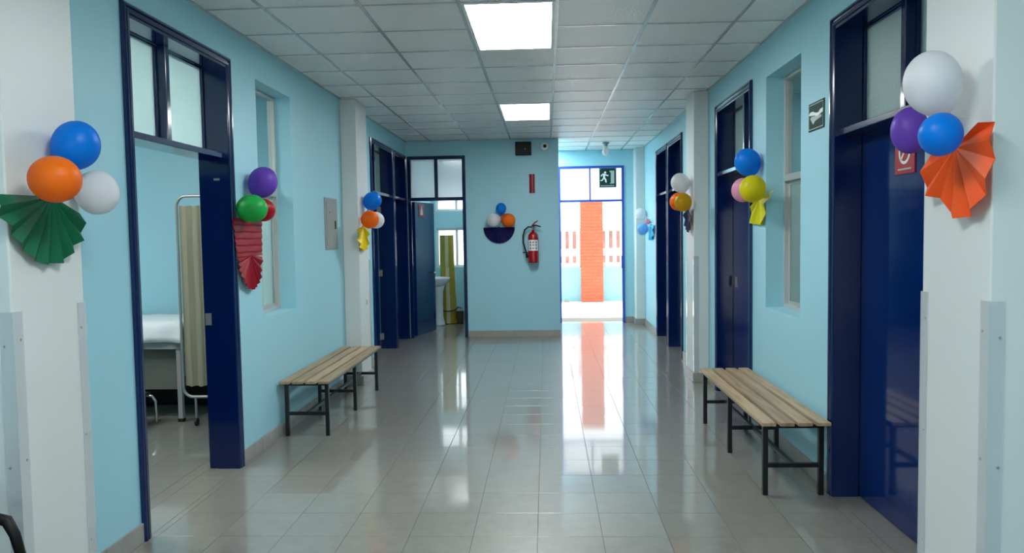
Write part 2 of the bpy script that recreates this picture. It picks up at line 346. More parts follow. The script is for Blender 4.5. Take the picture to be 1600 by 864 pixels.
for (x, y, lx, ly, t, mt) in ((-3.9, 4.7, 1.2, 1.2, 'added unseen ceiling light in the consulting room behind the open left door', 'roomfill'), (-4.3, 9.6, .6, 1.2, 'added unseen ceiling light in the room behind the far left doors', 'dimfill'),
                    (3.3, 4.6, .6, 1.2, 'added unseen ceiling light in the room behind the near right door', 'dimfill'), (3.3, 7.0, .6, 1.2, 'added unseen ceiling light in the right room behind the second right door', 'dimfill'), (3.3, 10.0, .6, 1.2, 'added unseen ceiling light in the room behind the far right doors', 'dimfill'), (-1.4, 13.0, .5, .5, 'small unseen ceiling light added inside the bathroom', 'roomfill')):
    th = thing('ceiling_light', (x, y, H), t, 'light'); bm = nb()  # invented lamps, hidden from view, brighten the side rooms and bathroom
    for q in ((x-lx/2-.02, x-lx/2, y-ly/2, y+ly/2), (x+lx/2, x+lx/2+.02, y-ly/2, y+ly/2), (x-lx/2, x+lx/2, y-ly/2-.02, y-ly/2), (x-lx/2, x+lx/2, y+ly/2, y+ly/2+.02)): box(bm, *q, H-.03, H)
    obj('frame', bm, M['whitealu'], th); obj('diffuser', B1(x-lx/2, x+lx/2, y-ly/2, y+ly/2, H-.025, H-.005), M[mt], th)  # frame and glowing face of the added unseen lamps

# ------------------------------------------------------------------ baseboards made of tiles
def skirting(name, mp, segs, h=.1):
    root = None; g = .0012
    for (a0, a1) in segs:
        bm = WB(mp, a0, a1, 0, h-.003, .0005, .008)
        if root is None: root = obj(name, bm, M['grout'], kind='structure')
        else: obj('backing', bm, M['grout'], root)
        n = max(1, round((a1-a0)/TS))
        for i in range(n):
            p, q = a0+(a1-a0)*i/n, a0+(a1-a0)*(i+1)/n
            obj('skirting_tile', WB(mp, p+g, q-g, .001, h, .001, .013, bev=.0015), M['skirt'], root)
    return root
skirting('baseboard_left', mL, [(3.12, 3.785), (5.092, 7.87), (8.33, 9.168)])
skirting('baseboard_right', mR, [(4.532, 6.238), (7.532, 7.905), (8.33, 9.378), (11.542, 12.95)])
skirting('baseboard_back', mB, [(-1.203, .2)])
skirting('baseboard_far', mF, [(FD[1]+.03, 1.51)])
skirting('baseboard_pilaster_left', lambda a, b, c: (-1.945+c, a, b), [(7.87, 8.33), (2.685, 3.12)])
skirting('baseboard_pilaster_right', lambda a, b, c: (1.51-c, a, b), [(7.905, 8.33), (2.67, 3.14), (12.95, YF)])
skirting('baseboard_pilaster_left_front', lambda a, b, c: (a, 7.87-c, b), [(XL, -1.932)])
skirting('baseboard_pilaster_right_front', lambda a, b, c: (a, 7.905-c, b), [(1.497, XR)])
skirting('baseboard_pilaster_far_front', lambda a, b, c: (a, 12.95-c, b), [(1.497, XR)])
skirting('baseboard_bathroom', lambda a, b, c: (a, 14-c, b), [(XL, -.72)])

# ------------------------------------------------------------------ doors
PROF = [(0, 0), (0, .017), (.010, .024), (.018, .024), (.022, .014), (.032, .014), (.036, .022), (.050, .020), (.054, .012), (.070, .012), (.070, 0)]
def casing(mp, a0, a1, zt, prof=PROF, s=1):
    bm = nb(); rows = []
    for u, c in prof:
        u *= s; rows.append([bm.verts.new(mp(*p, c)) for p in ((a0+u, 0), (a0+u, zt-u), (a1-u, zt-u), (a1-u, 0))])
    n = len(rows)
    for i in range(n-1):
        for k in range(3): bm.faces.new((rows[i][k], rows[i][k+1], rows[i+1][k+1], rows[i+1][k]))
    for k in range(3): bm.faces.new((rows[0][k], rows[0][k+1], rows[-1][k+1], rows[-1][k]))
    bm.faces.new([r[0] for r in rows]); bm.faces.new([r[3] for r in rows])
    return bm
def door(n, key, glassm='frost', closed=True, zbar=2.09, latch_far=False):
    mp, a0, a1 = DOORS[key]; st = thing('door_%d' % n, mp((a0+a1)/2, 0, 0), kind='structure')
    nv = M['navy']
    obj('casing', casing(mp, a0, a1, ZT), nv, st)
    bm = nb()
    for (p, q) in ((a0+.045, a0+.07), (a1-.07, a1-.045)): wbox(bm, mp, p, q, 0, ZT-.045, -.137, 0)
    wbox(bm, mp, a0+.07, a1-.07, ZT-.07, ZT-.045, -.137, 0)
    obj('jamb', bm, nv, st); bm = nb()
    for (p, q) in ((a0+.045, a0+.056), (a1-.056, a1-.045)): wbox(bm, mp, p, q, 0, ZT-.045, -.2, -.137)
    wbox(bm, mp, a0+.056, a1-.056, ZT-.056, ZT-.045, -.2, -.137)
    obj('door_stop', bm, nv, st)
    i0, i1 = a0+.07, a1-.07; am = (i0+i1)/2
    obj('transom_bar', WB(mp, i0, i1, zbar, zbar+.036, -.2, -.012, bev=.004), nv, st)
    obj('mullion', WB(mp, am-.024, am+.024, zbar+.036, ZT-.07, -.185, -.09, bev=.004), nv, st)
    for (p, q) in ((i0, am-.024), (am+.024, i1)):
        bm = nb(); t = .014
        for z in ((zbar+.036, zbar+.036+t), (ZT-.07-t, ZT-.07)): wbox(bm, mp, p, q, z[0], z[1], -.18, -.14)
        for s in ((p, p+t), (q-t, q)): wbox(bm, mp, s[0], s[1], zbar+.036+t, ZT-.07-t, -.18, -.14)
        obj('bead', bm, nv, st)
        obj('glass_pane', WB(mp, p+t-.004, q-t+.004, zbar+.036+t-.004, ZT-.07-t+.004, -.163, -.157), M[glassm], st)
    if closed:
        lf = obj('door_leaf', WB(mp, a0+.058, a1-.058, .008, zbar-.002, -.18, -.14, bev=.002), M['navyleaf'], st)
        return st, lf
    return st, None
d1, _ = door(1, 'L1', closed=False)
obj('door_leaf', B1(-3.45, XL-.205, 3.80, 3.84, .01, 2.085), M['navyleaf'], d1)
obj('latch_plate', WB(mL, 5.029, 5.0325, .98, 1.06, -.192, -.150), M['steel'], d1, label='steel strike plate on the far jamb')
obj('name_plate', WB(mL, 5.017, 5.0205, 1.948, 1.962, -.095, -.055), M['steel'], d1)
d2, _ = door(2, 'L2', closed=False)
lf = obj('door_leaf', B1(-3.45, XL-.212, 10.425, 10.465, .01, 2.085, bev=.002), M['navyleaf'], d2)
for z in (.17, 1.05, 1.92):
    bm = nb(); tube(bm, [(XL-.206, 10.45, z-.045), (XL-.206, 10.45, z+.045)], .008); box(bm, XL-.205, XL-.16, 10.4725, 10.4745, z-.045, z+.045); obj('hinge', bm, M['steel'], d2)
door(3, 'L3')
d4, lf4 = door(4, 'R1')
d5, lf5 = door(5, 'R2')
door(6, 'R3'); door(7, 'R4')
obj('lock_plate', WB(mR, 7.31, 7.37, 1.02, 1.12, -.1405, -.132, bev=.002), M['steel'], lf5, label='silver lock plate')
obj('name_plate', WB(mR, 11.38, 11.43, 1.93, 1.94, -.142, -.138), M['steel'], None, label='small pale plate high on the farthest right door', cat='plate')
# bathroom door (8)
d8 = thing('door_8', ((BD[0]+BD[1])/2, YB, 0), kind='structure')
P2 = [(0, 0), (0, .016), (.006, .02), (.044, .02), (.05, .014), (.05, 0)]
obj('casing', casing(mB, BD[0], BD[1], 2.755, P2), M['navy'], d8)
bm = nb()
for (p, q) in ((BD[0]+.03, BD[0]+.05), (BD[1]-.05, BD[1]-.03)): wbox(bm, mB, p, q, 0, 2.725, -.15, 0)
wbox(bm, mB, BD[0]+.05, BD[1]-.05, 2.705, 2.725, -.15, 0)
obj('jamb', bm, M['navy'], d8)
obj('transom_bar', WB(mB, BD[0]+.05, BD[1]-.05, 2.085, 2.135, -.14, -.01, bev=.003), M['navy'], d8)
am = -1.655
obj('mullion', WB(mB, am-.026, am+.026, 2.135, 2.705, -.12, -.02, bev=.003), M['navy'], d8)
for p, q in ((BD[0]+.05, am-.026), (am+.026, BD[1]-.05)):
    obj('glass_pane', WB(mB, p, q, 2.135, 2.705, -.073, -.067), M['frostw'], d8)
# open leaf into the bathroom
hx, hy = -2.045, YB+.155; th_ = math.radians(77); ux, uy = math.cos(th_), math.sin(th_)
mLf = lambda a, b, c: (hx+ux*a+uy*c, hy+uy*a-ux*c, b)     # c towards the opening side
bm = nb(); poly(bm, mLf, [(0, .01), (.79, .01), (.79, 2.08), (0, 2.08)], 0, .038)
leaf8 = obj('door_leaf', bm, M['navyleaf'], d8)
for z in (.2, 1.08, 1.95): obj('hinge', T1([(hx-.004, hy-.006, z-.05), (hx-.004, hy-.006, z+.05)], .009), M['steel'], d8)
obj('lever_handle', tube(nb(), [mLf(.72, .96, .038), mLf(.72, .96, .085), mLf(.60, .96, .09)], .009), M['chrome'], leaf8, smooth=True)
sg = thing('restroom_sign', mLf(.25, 1.96, .04), 'red restroom sign with white figure on the open bathroom door', 'sign')
obj('plate', poly(nb(), mLf, [(.14, 1.85), (.36, 1.85), (.36, 2.05), (.14, 2.05)], .039, .043), M['sred'], sg)
obj('pictogram', poly(nb(), mLf, [(.20, 1.88), (.30, 1.88), (.29, 1.96), (.27, 1.98), (.27, 2.02), (.23, 2.02), (.23, 1.98), (.21, 1.96)], .043, .046), M['swhite'], sg)
# exit doorway (9)
d9 = thing('door_9', ((FD[0]+FD[1])/2, YF, 0), kind='structure'); bm = nb()
obj('frame', casing(mF, FD[0]-.02, FD[1]+.02, 2.71, [(0, 0), (0, .02), (.04, .02), (.04, -.06), (0, -.06)]), M['exitframe'], d9)
obj('transom_bar', WB(mF, FD[0]+.02, FD[1]-.02, 2.095, 2.13, -.06, .0, bev=.003), M['exitframe'], d9)
obj('mullion', WB(mF, .755, .777, 2.13, 2.67, -.05, 0), M['exitframe'], d9)
for p, q in ((FD[0]+.02, .755), (.777, FD[1]-.02)): obj('glass_pane', WB(mF, p, q, 2.13, 2.67, -.033, -.027), M['frostw'], d9)
obj('handle', tube(nb(), [(1.30, YF-.005, 1.15), (1.30, YF-.05, 1.15), (1.30, YF-.05, .95), (1.30, YF-.005, .95)], .009), M['exitframe'], d9)

# ------------------------------------------------------------------ windows
def niche_window(n, mp, W, zr, near_first):
    a0, a1, b0, b1 = W; st = thing('window_%d' % n, mp((a0+a1)/2, b0, -.14), kind='structure'); f = .028; c0, c1 = -.185, -.13
    bm = nb()
    wbox(bm, mp, a0, a0+f, b0, b1, c0, c1, .002); wbox(bm, mp, a1-f, a1, b0, b1, c0, c1, .002); wbox(bm, mp, a0+f, a1-f, b0, b0+f, c0, c1, .002); wbox(bm, mp, a0+f, a1-f, b1-f, b1, c0, c1, .002)
    obj('window_frame', bm, M['alu'], st)
    obj('transom_rail', WB(mp, a0+f, a1-f, zr-.025, zr+.025, c0, c1+.004, bev=.003), M['alu'], st)
    obj('glass_pane', WB(mp, a0+f, a1-f, zr+.025, b1-f, -.16, -.155), M['clear'], st, label='clear upper pane')
    am = (a0+a1)/2
    for k, (p, q, cc) in enumerate(((a0+f, am+.02, -.150), (am-.02, a1-f, -.172))):
        bm = nb(); s = .024; t = .009
        wbox(bm, mp, p, p+s, b0+f, zr-.025, cc-t, cc+t); wbox(bm, mp, q-s, q, b0+f, zr-.025, cc-t, cc+t); wbox(bm, mp, p+s, q-s, b0+f, b0+f+s, cc-t, cc+t); wbox(bm, mp, p+s, q-s, zr-.025-s, zr-.025, cc-t, cc+t)
        sa = obj('sash', bm, M['alu'], st); obj('glass_pane', WB(mp, p+s, q-s, b0+f+s, zr-.025-s, cc-.002, cc+.002), M['frost'], sa, label='frosted sliding pane')
    return st
niche_window(1, mL, WL, 1.925, True)
niche_window(2, mR, WR, 1.945, True)
def bath_window(n, z0, z1):
    st = thing('window_%d' % n, (-1.46, 14.06, z0), kind='structure'); y0, y1 = 14.04, 14.09; f = .04
    bm = nb(); box(bm, -2.02, -2.02+f, y0, y1, z0, z1); box(bm, -.9-f, -.9, y0, y1, z0, z1); box(bm, -2.02+f, -.9-f, y0, y1, z0, z0+f); box(bm, -2.02+f, -.9-f, y0, y1, z1-f, z1)
    obj('window_frame', bm, M['whitealu'], st)
    xs = [-2.02+f, -1.645, -1.25, -.9-f]
    for x in xs[1:3]: obj('mullion', B1(x-.022, x+.022, y0, y1, z0+f, z1-f), M['whitealu'], st)
    for p, q in ((xs[0], xs[1]-.022), (xs[1]+.022, xs[2]-.022), (xs[2]+.022, xs[3])): obj('glass_pane', B1(p, q, 14.06, 14.064, z0+f, z1-f), M['frostw'], st)
bath_window(3, .97, 1.69); bath_window(4, 2.0, 2.42)

# ------------------------------------------------------------------ outdoors
obj('ground_outside', B1(-12, 14, 14.15, 30, -.15, -.01), M['conc'], kind='structure'); obj('ground_doorstep', B1(.2, 14, 13.45, 14.15, -.15, -.01), M['conc'], kind='structure')
obj('wall_outside', B1(-9, 12, 17.62, 17.8, -.02, .775), M['wall'], kind='structure')
bp = thing('brick_pillar', (1.035, 17.5, 0), 'tall orange brick pillar standing outside the exit doorway', 'pillar')
x0, x1, y0, y1 = .785, 1.285, 17.38, 17.86
obj('mortar_core', B1(x0+.008, x1-.008, y0+.008, y1-.008, -.01, 2.96), M['mortar'], bp)
nB = 0; z = 0; row = 0; bs = {}
def brick(a, b_, c, d, z0, z1):
    k = (round(b_-a, 3), round(d-c, 3))
    if k not in bs:
        bm = nb(); box(bm, -(b_-a)/2, (b_-a)/2, -(d-c)/2, (d-c)/2, 0, z1-z0, bev=.003); me = bpy.data.meshes.new('brick'); bm.to_mesh(me); bm.free(); me.materials.append(M['brick']); bs[k] = me
    o = bpy.data.objects.new('brick', bs[k]); C.objects.link(o); o.parent = bp; o.location = ((a+b_)/2-1.035, (c+d)/2-17.5+random.uniform(-.002, .002), z0)
while z < 2.9:
    z1 = z+.062; s = .01
    if row % 2 == 0:
        for p, q in ((x0, x0+.245), (x0+.255, x1)): brick(p, q, y0, y0+.12, z, z1)
        brick(x0, x0+.12, y0+.13, y0+.30, z, z1); brick(x0, x0+.12, y0+.31, y1, z, z1)
    else:
        brick(x0, x0+.12, y0, y0+.235, z, z1); brick(x0+.13, x0+.37, y0, y0+.12, z, z1); brick(x1-.12, x1, y0, y0+.235, z, z1); brick(x0, x0+.12, y0+.245, y1, z, z1)
    z += .074; row += 1
fc = thing('picket_fence', (1, 17.7, .775), 'white picket fence on top of the low blue wall outside', 'fence')
for z0, z1 in ((.775, .87), (1.03, 1.2), (1.62, 1.66)): obj('rail', B1(-5, 8, 17.70, 17.74, z0, z1), M['fence'], fc)
pk = nb(); hw = .042
A = [(-hw, 0), (hw, 0), (hw, 1.02), (0, 1.12), (-hw, 1.02)]; poly(pk, lambda a, b, c: (a, c, b), A, -.012, .012)
me = bpy.data.meshes.new('picket'); bmesh.ops.recalc_face_normals(pk, faces=pk.faces); pk.to_mesh(me); pk.free(); me.materials.append(M['fence'])
for i in range(60):
    o = bpy.data.objects.new('picket', me); C.objects.link(o); o.parent = fc; o.location = (-4.8+i*.167+.02-1, -.02, 0)
obj('masonry_wall_beyond', B1(-12, 16, 23, 23.2, -.02, 1.62), M['brickdark'], label='low reddish masonry wall beyond the picket fence', cat='wall')
obj('loose_brick', B1(.40, .50, 17.40, 17.50, -.01, .05, bev=.006), M['skirt'], label='small brown lump lying on the bright ground outside the exit', cat='brick')

# ------------------------------------------------------------------ benches
def bench(x0, x1, y0, legs, y1, label):
    th = thing('bench', ((x0+x1)/2, (y0+y1)/2, 0), label, 'bench', 'slatted waiting benches'); n = 4; gap = .024; wd = ((x1-x0)-gap*(n-1))/n
    for i in range(n):
        a = x0+i*(wd+gap); dy = random.uniform(-.004, .004)
        obj('slat', B1(a, a+wd, y0+dy, y1+dy, .424, .445, bev=.003), M['wood'], th)
    for y in legs:
        for x in (x0+.02, x1-.05): obj('leg', B1(x, x+.03, y-.015, y+.015, 0, .40, bev=.002), M['black'], th)
        obj('top_bar', B1(x0+.02, x1-.02, y-.015, y+.015, .40, .424), M['black'], th); obj('cross_bar', B1(x0+.05, x1-.05, y-.012, y+.012, .165, .19), M['black'], th)
    xm = (x0+x1)/2; obj('stretcher', B1(xm-.012, xm+.012, legs[0]+.012, legs[2]-.012, .166, .189), M['black'], th)
    bm = nb()
    for x in (x0+.02, x1-.045): box(bm, x, x+.025, legs[0]+.015, legs[2]-.015, .401, .423)
    obj('side_rail', bm, M['black'], th)
    return th
bench(1.235, 1.628, 4.43, (4.50, 5.37, 6.20), 6.25, 'slatted wooden bench with black metal legs along the right wall beside the near navy door')
bench(-2.09, -1.70, 5.79, (5.87, 6.735, 7.605), 7.68, 'slatted wooden bench with black metal legs along the left wall under the niche window')

# ------------------------------------------------------------------ corner guards
def guard(nm, x, y, sx, sy, label, zt=1.305, w_=.05):
    th = thing('corner_guard', (x, y, .1), label, 'corner guard'); t = .003; o = .0012
    bm = nb(); X0 = x+sx*o; Y0 = y+sy*o
    # sx, sy point outwards from the pillar at the corner
    box(bm, X0, X0+sx*t, Y0+sy*t, Y0-sy*w_, .1, zt); box(bm, X0, X0-sx*w_, Y0, Y0+sy*t, .1, zt)
    obj('strip', bm, M['guard'], th)
    for z in (.3, .75, 1.2):
        for k in (0, 1):
            c = (X0+sx*t, Y0-sy*w_*.7, z) if k == 0 else (X0-sx*w_*.7, Y0+sy*t, z-.02)
            obj('screw', lathe(nb(), [(0, 0), (.005, 0), (.004, .0025), (0, .003)], c, (sx, 0, 0) if k == 0 else (0, sy, 0), 10), M['steel'], th)
guard('a', -1.945, 2.685, 1, -1, 'clear plastic corner guard at the left frame edge on the near left pillar')
guard('b', -1.945, 3.12, 1, 1, 'clear plastic corner guard on the far corner of the near left pillar')
guard('c', 1.51, 2.67, -1, -1, 'clear plastic corner guard on the near corner of the near right pillar')
guard('d', 1.51, 3.14, -1, 1, 'clear plastic corner guard beside the near right navy door')
guard('e', -1.945, 8.33, 1, 1, 'clear plastic corner guard on the distant left pillar')
guard('f', 1.51, 7.905, -1, -1, 'clear plastic corner guard on the distant right pillar behind the bench')
guard('g', 1.51, 8.33, -1, 1, 'clear plastic corner guard on the back corner of the distant right pillar')

# ------------------------------------------------------------------ balloons and paper fans
def balloon(col, c, rw, rh, neck, label, group):
    """c centre, rw/rh half width/height, neck = point the knot is tied towards"""
    c = Vector(c); ax = (c-Vector(neck)).normalized(); r = (rw+rh)/2; e = 1+(.06 if abs(ax.z) < .5 else .1)
    th = thing('balloon', tuple(c), label, 'balloon', group); prof = []
    L_ = r*1.08
    for i in range(19):
        t = math.pi*i/18; z = -math.cos(t); rr = math.sin(t)
        if z < 0: rr *= 1-.13*(-z)**1.5; zz = z*L_*1.06
        else: zz = z*L_
        prof.append((max(rr*r, .006 if i == 0 else 0) if i < 18 else 0, zz))
    bm = lathe(nb(), prof, c, ax, 32)
    for k, half in enumerate((rw, rw, rh)):
        lo = min(v.co[k] for v in bm.verts); hi = max(v.co[k] for v in bm.verts); f = 2*half/(hi-lo)
        for v in bm.verts: v.co[k] = c[k]+(v.co[k]-(lo+hi)/2)*f
    kp_ = min(bm.verts, key=lambda v: (v.co-c).normalized().dot(ax)).co.copy()
    obj('skin', bm, B[col], th, smooth=True)
    kp = kp_
    obj('knot', lathe(nb(), [(0, .004), (.006, .002), (.004, -.006), (.005, -.01), (.010, -.018), (.008, -.018), (0, -.010)], kp, ax, 12), B[col], th, smooth=True)
    e_ = kp.lerp(Vector(neck), .25)
    if abs(neck[1]-11.53) < .01: e_.y = 11.549
    else: e_.x = {-1.925: -1.9448, -2.09: -2.1098, 1.49: 1.5098, 1.64: 1.6598}[neck[0]]
    obj('string', tube(nb(), [kp-ax*.012, e_], .0012, 5), M['whitealu'], th)
    return th
def lerp(a, b_, t): return a+(b_-a)*t
def pleated(name, mp, pivot, outline, npl, amp, m, label, lift=.03, closed=False, ruff=0):
    # outline: points (a,b) round the fan; folds alternate towards and away from the wall
    pts = [Vector(p) for p in outline]; seg = [0]
    for p, q in zip(pts, pts[1:]): seg.append(seg[-1]+(q-p).length)
    def at(t):
        s = t*seg[-1]
        for i in range(len(pts)-1):
            if s <= seg[i+1]+1e-9: return pts[i].lerp(pts[i+1], (s-seg[i])/max(1e-9, seg[i+1]-seg[i]))
        return pts[-1]
    bm = nb(); n = npl*2; rings = 7; P = Vector(pivot); rows = []
    rnd = [random.uniform(.6, 1.25) for _ in range(n+1)]
    for i in range(n+1):
        e = at(i/n); col = []; d = (e-P)
        e = e + (d.normalized()*random.uniform(-1, 1)*ruff*d.length)
        for k in range(rings):
            t = .04+.96*k/(rings-1); q = P.lerp(e, t); c = lift+amp*t*rnd[i]*(1 if i % 2 else -1) + amp*.35*math.sin(k*1.7+i*2.3)*ruff*6
            col.append(bm.verts.new(mp(q.x, q.y, max(c, .004))))
        rows.append(col)
    for i in range(n):
        for k in range(rings-1): bm.faces.new((rows[i][k], rows[i+1][k], rows[i+1][k+1], rows[i][k+1]))
    th = thing(name, mp(pivot[0], pivot[1], 0), label, 'decoration', 'pleated paper decorations under the balloons')
    o = obj('pleated_paper', bm, m, th)
    sm = o.modifiers.new('thickness', 'SOLIDIFY'); sm.thickness = .0015
    o2 = obj('tie', lathe(nb(), [(0, -.012), (.011, -.01), (.013, 0), (.011, .01), (0, .012)], mp(pivot[0], pivot[1], lift), seg=12), m, th, smooth=True)
    return th
mPL = lambda a, b, c: (-1.945+c, a, b)
mPR = lambda a, b, c: (1.51-c, a, b)
def cluster(items, neck, grp):
    for col, c, rw, rh, lab in items: balloon(col, c, rw, rh, neck, lab, grp)
cluster([('blue', (-1.845, 2.955, 1.935), 0.0865, 0.0976, 'blue balloon topmost in the cluster on the near left pillar'),
         ('orange', (-1.775, 2.708, 1.785), 0.0906, 0.0843, 'orange balloon above the dark green paper fan on the near left pillar'),
         ('white', (-1.855, 3.096, 1.759), 0.0837, 0.0911, 'white balloon right of the orange one on the near left pillar')], (-1.925, 2.88, 1.80), 'balloons on the near left pillar')
pleated('paper_fan', mPL, (2.90, 1.735), [(2.600, 1.730), (2.612, 1.665), (2.662, 1.600), (2.712, 1.545), (2.768, 1.500), (2.83, 1.474), (2.93, 1.474), (2.99, 1.500), (3.03, 1.54), (3.09, 1.575), (3.09, 1.63), (3.095, 1.675)], 9, .013, K['green'], 'dark green pleated paper fan under the orange balloon on the near left pillar', lift=.03, ruff=.012)
cluster([('purple', (-2.000, 5.363, 1.954), 0.0992, 0.1107, 'purple balloon beside the left niche window'),
         ('green', (-1.990, 5.118, 1.761), 0.1048, 0.0953, 'green balloon above the crimson paper tassel left of the window'),
         ('red', (-2.025, 5.411, 1.762), 0.0829, 0.0824, 'red balloon half hidden behind the green one by the left window')], (-2.09, 5.28, 1.80), 'balloons beside the left niche window')
cluster([('blue', (-1.845, 8.106, 1.937), 0.0973, 0.0987, 'blue balloon topmost on the distant left pillar'),
         ('orange', (-1.825, 7.878, 1.735), 0.0947, 0.0929, 'orange balloon above the yellow paper on the distant left pillar'),
         ('white', (-1.860, 8.303, 1.736), 0.0930, 0.0908, 'white balloon behind the orange one on the distant left pillar')], (-1.925, 8.08, 1.79), 'balloons on the distant left pillar')
cluster([('blue', (-0.669, 11.470, 1.944), 0.0767, 0.0861, 'small blue balloon topmost on the back wall'),
         ('white', (-0.785, 11.440, 1.773), 0.1050, 0.0990, 'white balloon on the back wall above the navy paper fan'),
         ('orange', (-0.564, 11.430, 1.769), 0.1080, 0.1020, 'orange balloon on the back wall above the navy paper fan')], (-.68, 11.53, 1.82), 'balloons on the back wall')
cluster([('white', (1.380, 2.817, 2.070), 0.0958, 0.1154, 'large white balloon topmost on the near right pillar'),
         ('purple', (1.420, 3.067, 1.938), 0.0685, 0.0901, 'purple balloon at the left of the near right pillar cluster'),
         ('blue', (1.350, 2.694, 1.876), 0.0724, 0.0736, 'blue balloon above the orange paper fan on the near right pillar')], (1.49, 2.82, 1.88), 'balloons on the near right pillar')
cluster([('blue', (1.555, 5.995, 2.081), 0.0988, 0.1077, 'blue balloon topmost between the right window and the second right door'),
         ('yellow', (1.530, 5.754, 1.866), 0.0971, 0.1014, 'yellow balloon above the lemon paper bow on the right wall'),
         ('pink', (1.570, 6.188, 1.881), 0.0878, 0.0965, 'pink balloon behind the yellow one on the right wall')], (1.64, 6.02, 1.92), 'balloons between the right window and door')
cluster([('white', (1.405, 8.084, 2.064), 0.0978, 0.1031, 'white balloon topmost on the distant right pillar'),
         ('amber', (1.390, 7.854, 1.855), 0.0887, 0.0939, 'amber yellow balloon above the dark purple paper on the distant right pillar'),
         ('orange', (1.410, 8.234, 1.877), 0.0898, 0.0951, 'orange balloon behind the amber one on the distant right pillar')], (1.49, 8.13, 1.92), 'balloons on the distant right pillar')
cluster([('white', (1.560, 12.717, 1.861), 0.0936, 0.0948, 'white balloon topmost by the farthest pillar near the exit'),
         ('lightblue', (1.560, 12.479, 1.607), 0.0919, 0.0983, 'light blue balloon by the farthest pillar near the exit'),
         ('pink', (1.610, 12.228, 1.726), 0.0449, 0.0456, 'small pink balloon by the farthest pillar near the exit')], (1.64, 12.4, 1.74), 'balloons near the exit doorway')
# crimson tassel: horizontal folds above, fan below
th = thing('paper_tassel', (-2.07, 5.25, 1.45), 'long crimson folded paper tassel below the green balloon', 'decoration', 'pleated paper decorations under the balloons')
bm = nb(); rows = []; n = 16
for i in range(23):
    z = 1.695-.26*i/22; f = i/22; a0, a1 = lerp(4.995, 5.055, f), lerp(5.515, 5.50, f); fold = (i % 4) / 4
    rows.append([bm.verts.new((XL+.030+.008*fold+.0015*math.sin(k*.7+i), lerp(a0, a1, k/n), z+.002*math.sin(k*.6+i*.5))) for k in range(n+1)])
for r0, r1 in zip(rows, rows[1:]):
    for k in range(n): bm.faces.new((r0[k], r0[k+1], r1[k+1], r1[k]))
o = obj('folded_paper', bm, K['crimson'], th); o.modifiers.new('thickness', 'SOLIDIFY').thickness = .0015
bm = nb(); rows = []; out = [(5.055, 1.425), (5.075, 1.37), (5.11, 1.31), (5.16, 1.25), (5.23, 1.21), (5.30, 1.196), (5.38, 1.215), (5.44, 1.26), (5.475, 1.33), (5.495, 1.425)]
N_ = 27
for i in range(N_):
    t = i/(N_-1)*(len(out)-1); k = min(int(t), len(out)-2); e = Vector(out[k]).lerp(Vector(out[k+1]), t-k); col = []
    for q in range(6): u = .05+.95*q/5; pp = Vector((5.28, 1.44)).lerp(e, u); col.append(bm.verts.new((XL+.036+.008*u*(1 if i % 2 else -1)+.004*math.sin(i), pp.x, pp.y)))
    rows.append(col)
for r0, r1 in zip(rows, rows[1:]):
    for k in range(5): bm.faces.new((r0[k], r0[k+1], r1[k+1], r1[k]))
o = obj('pleated_paper', bm, K['crimson'], th); o.modifiers.new('thickness', 'SOLIDIFY').thickness = .0015
pleated('paper_tassel', mPL, (7.95, 1.665), [(7.72, 1.635), (7.73, 1.54), (7.80, 1.45), (7.93, 1.412), (8.06, 1.42), (8.15, 1.45), (8.17, 1.55), (8.17, 1.645)], 7, .018, K['yellow'], 'bright yellow crumpled paper tassel on the distant left pillar', lift=.03, ruff=.03)
pleated('paper_fan', mB, (-.708, 1.664), [(-.708+.238*math.cos(math.pi+math.pi*i/16), 1.664+.240*math.sin(math.pi+math.pi*i/16)) for i in range(17)], 14, .012, K['navy'], 'half-round navy pleated paper fan on the back wall', lift=.02)
pleated('paper_fan', mPR, (2.83, 1.845), [(2.72, 1.89), (2.62, 1.925), (2.600, 1.86), (2.605, 1.77), (2.62, 1.713), (2.655, 1.66), (2.715, 1.603), (2.765, 1.589), (2.83, 1.592), (2.87, 1.615), (2.885, 1.665), (3.00, 1.672), (3.06, 1.70), (3.06, 1.77), (3.03, 1.835)], 8, .015, K['orange'], 'orange crepe paper fan spreading below the near right balloons', lift=.04, ruff=.014)
pleated('paper_bow', mR, (5.97, 1.80), [(5.62, 1.852), (5.605, 1.825), (5.70, 1.82), (5.84, 1.74), (5.86, 1.61), (5.95, 1.60), (6.05, 1.61), (6.10, 1.606), (6.20, 1.61), (6.24, 1.69), (6.10, 1.80)], 6, .016, K['lemon'], 'lemon yellow paper bow on the right wall beside the niche window', lift=.022, ruff=.03)
pleated('paper_tassel', mPR, (8.03, 1.80), [(7.93, 1.815), (7.92, 1.72), (7.93, 1.63), (7.96, 1.56), (8.07, 1.553), (8.16, 1.60), (8.25, 1.64), (8.24, 1.74), (8.20, 1.77)], 6, .018, K['plum'], 'dark purple crumpled paper tassel on the distant right pillar', lift=.035, ruff=.03)
pleated('paper_tassel', mR, (12.0, 1.668), [(11.72, 1.665), (11.76, 1.56), (11.86, 1.45), (12.02, 1.426), (12.2, 1.44), (12.24, 1.56), (12.28, 1.661)], 5, .02, K['cyan'], 'cyan paper tassel on the right wall near the exit', lift=.03, ruff=.03)

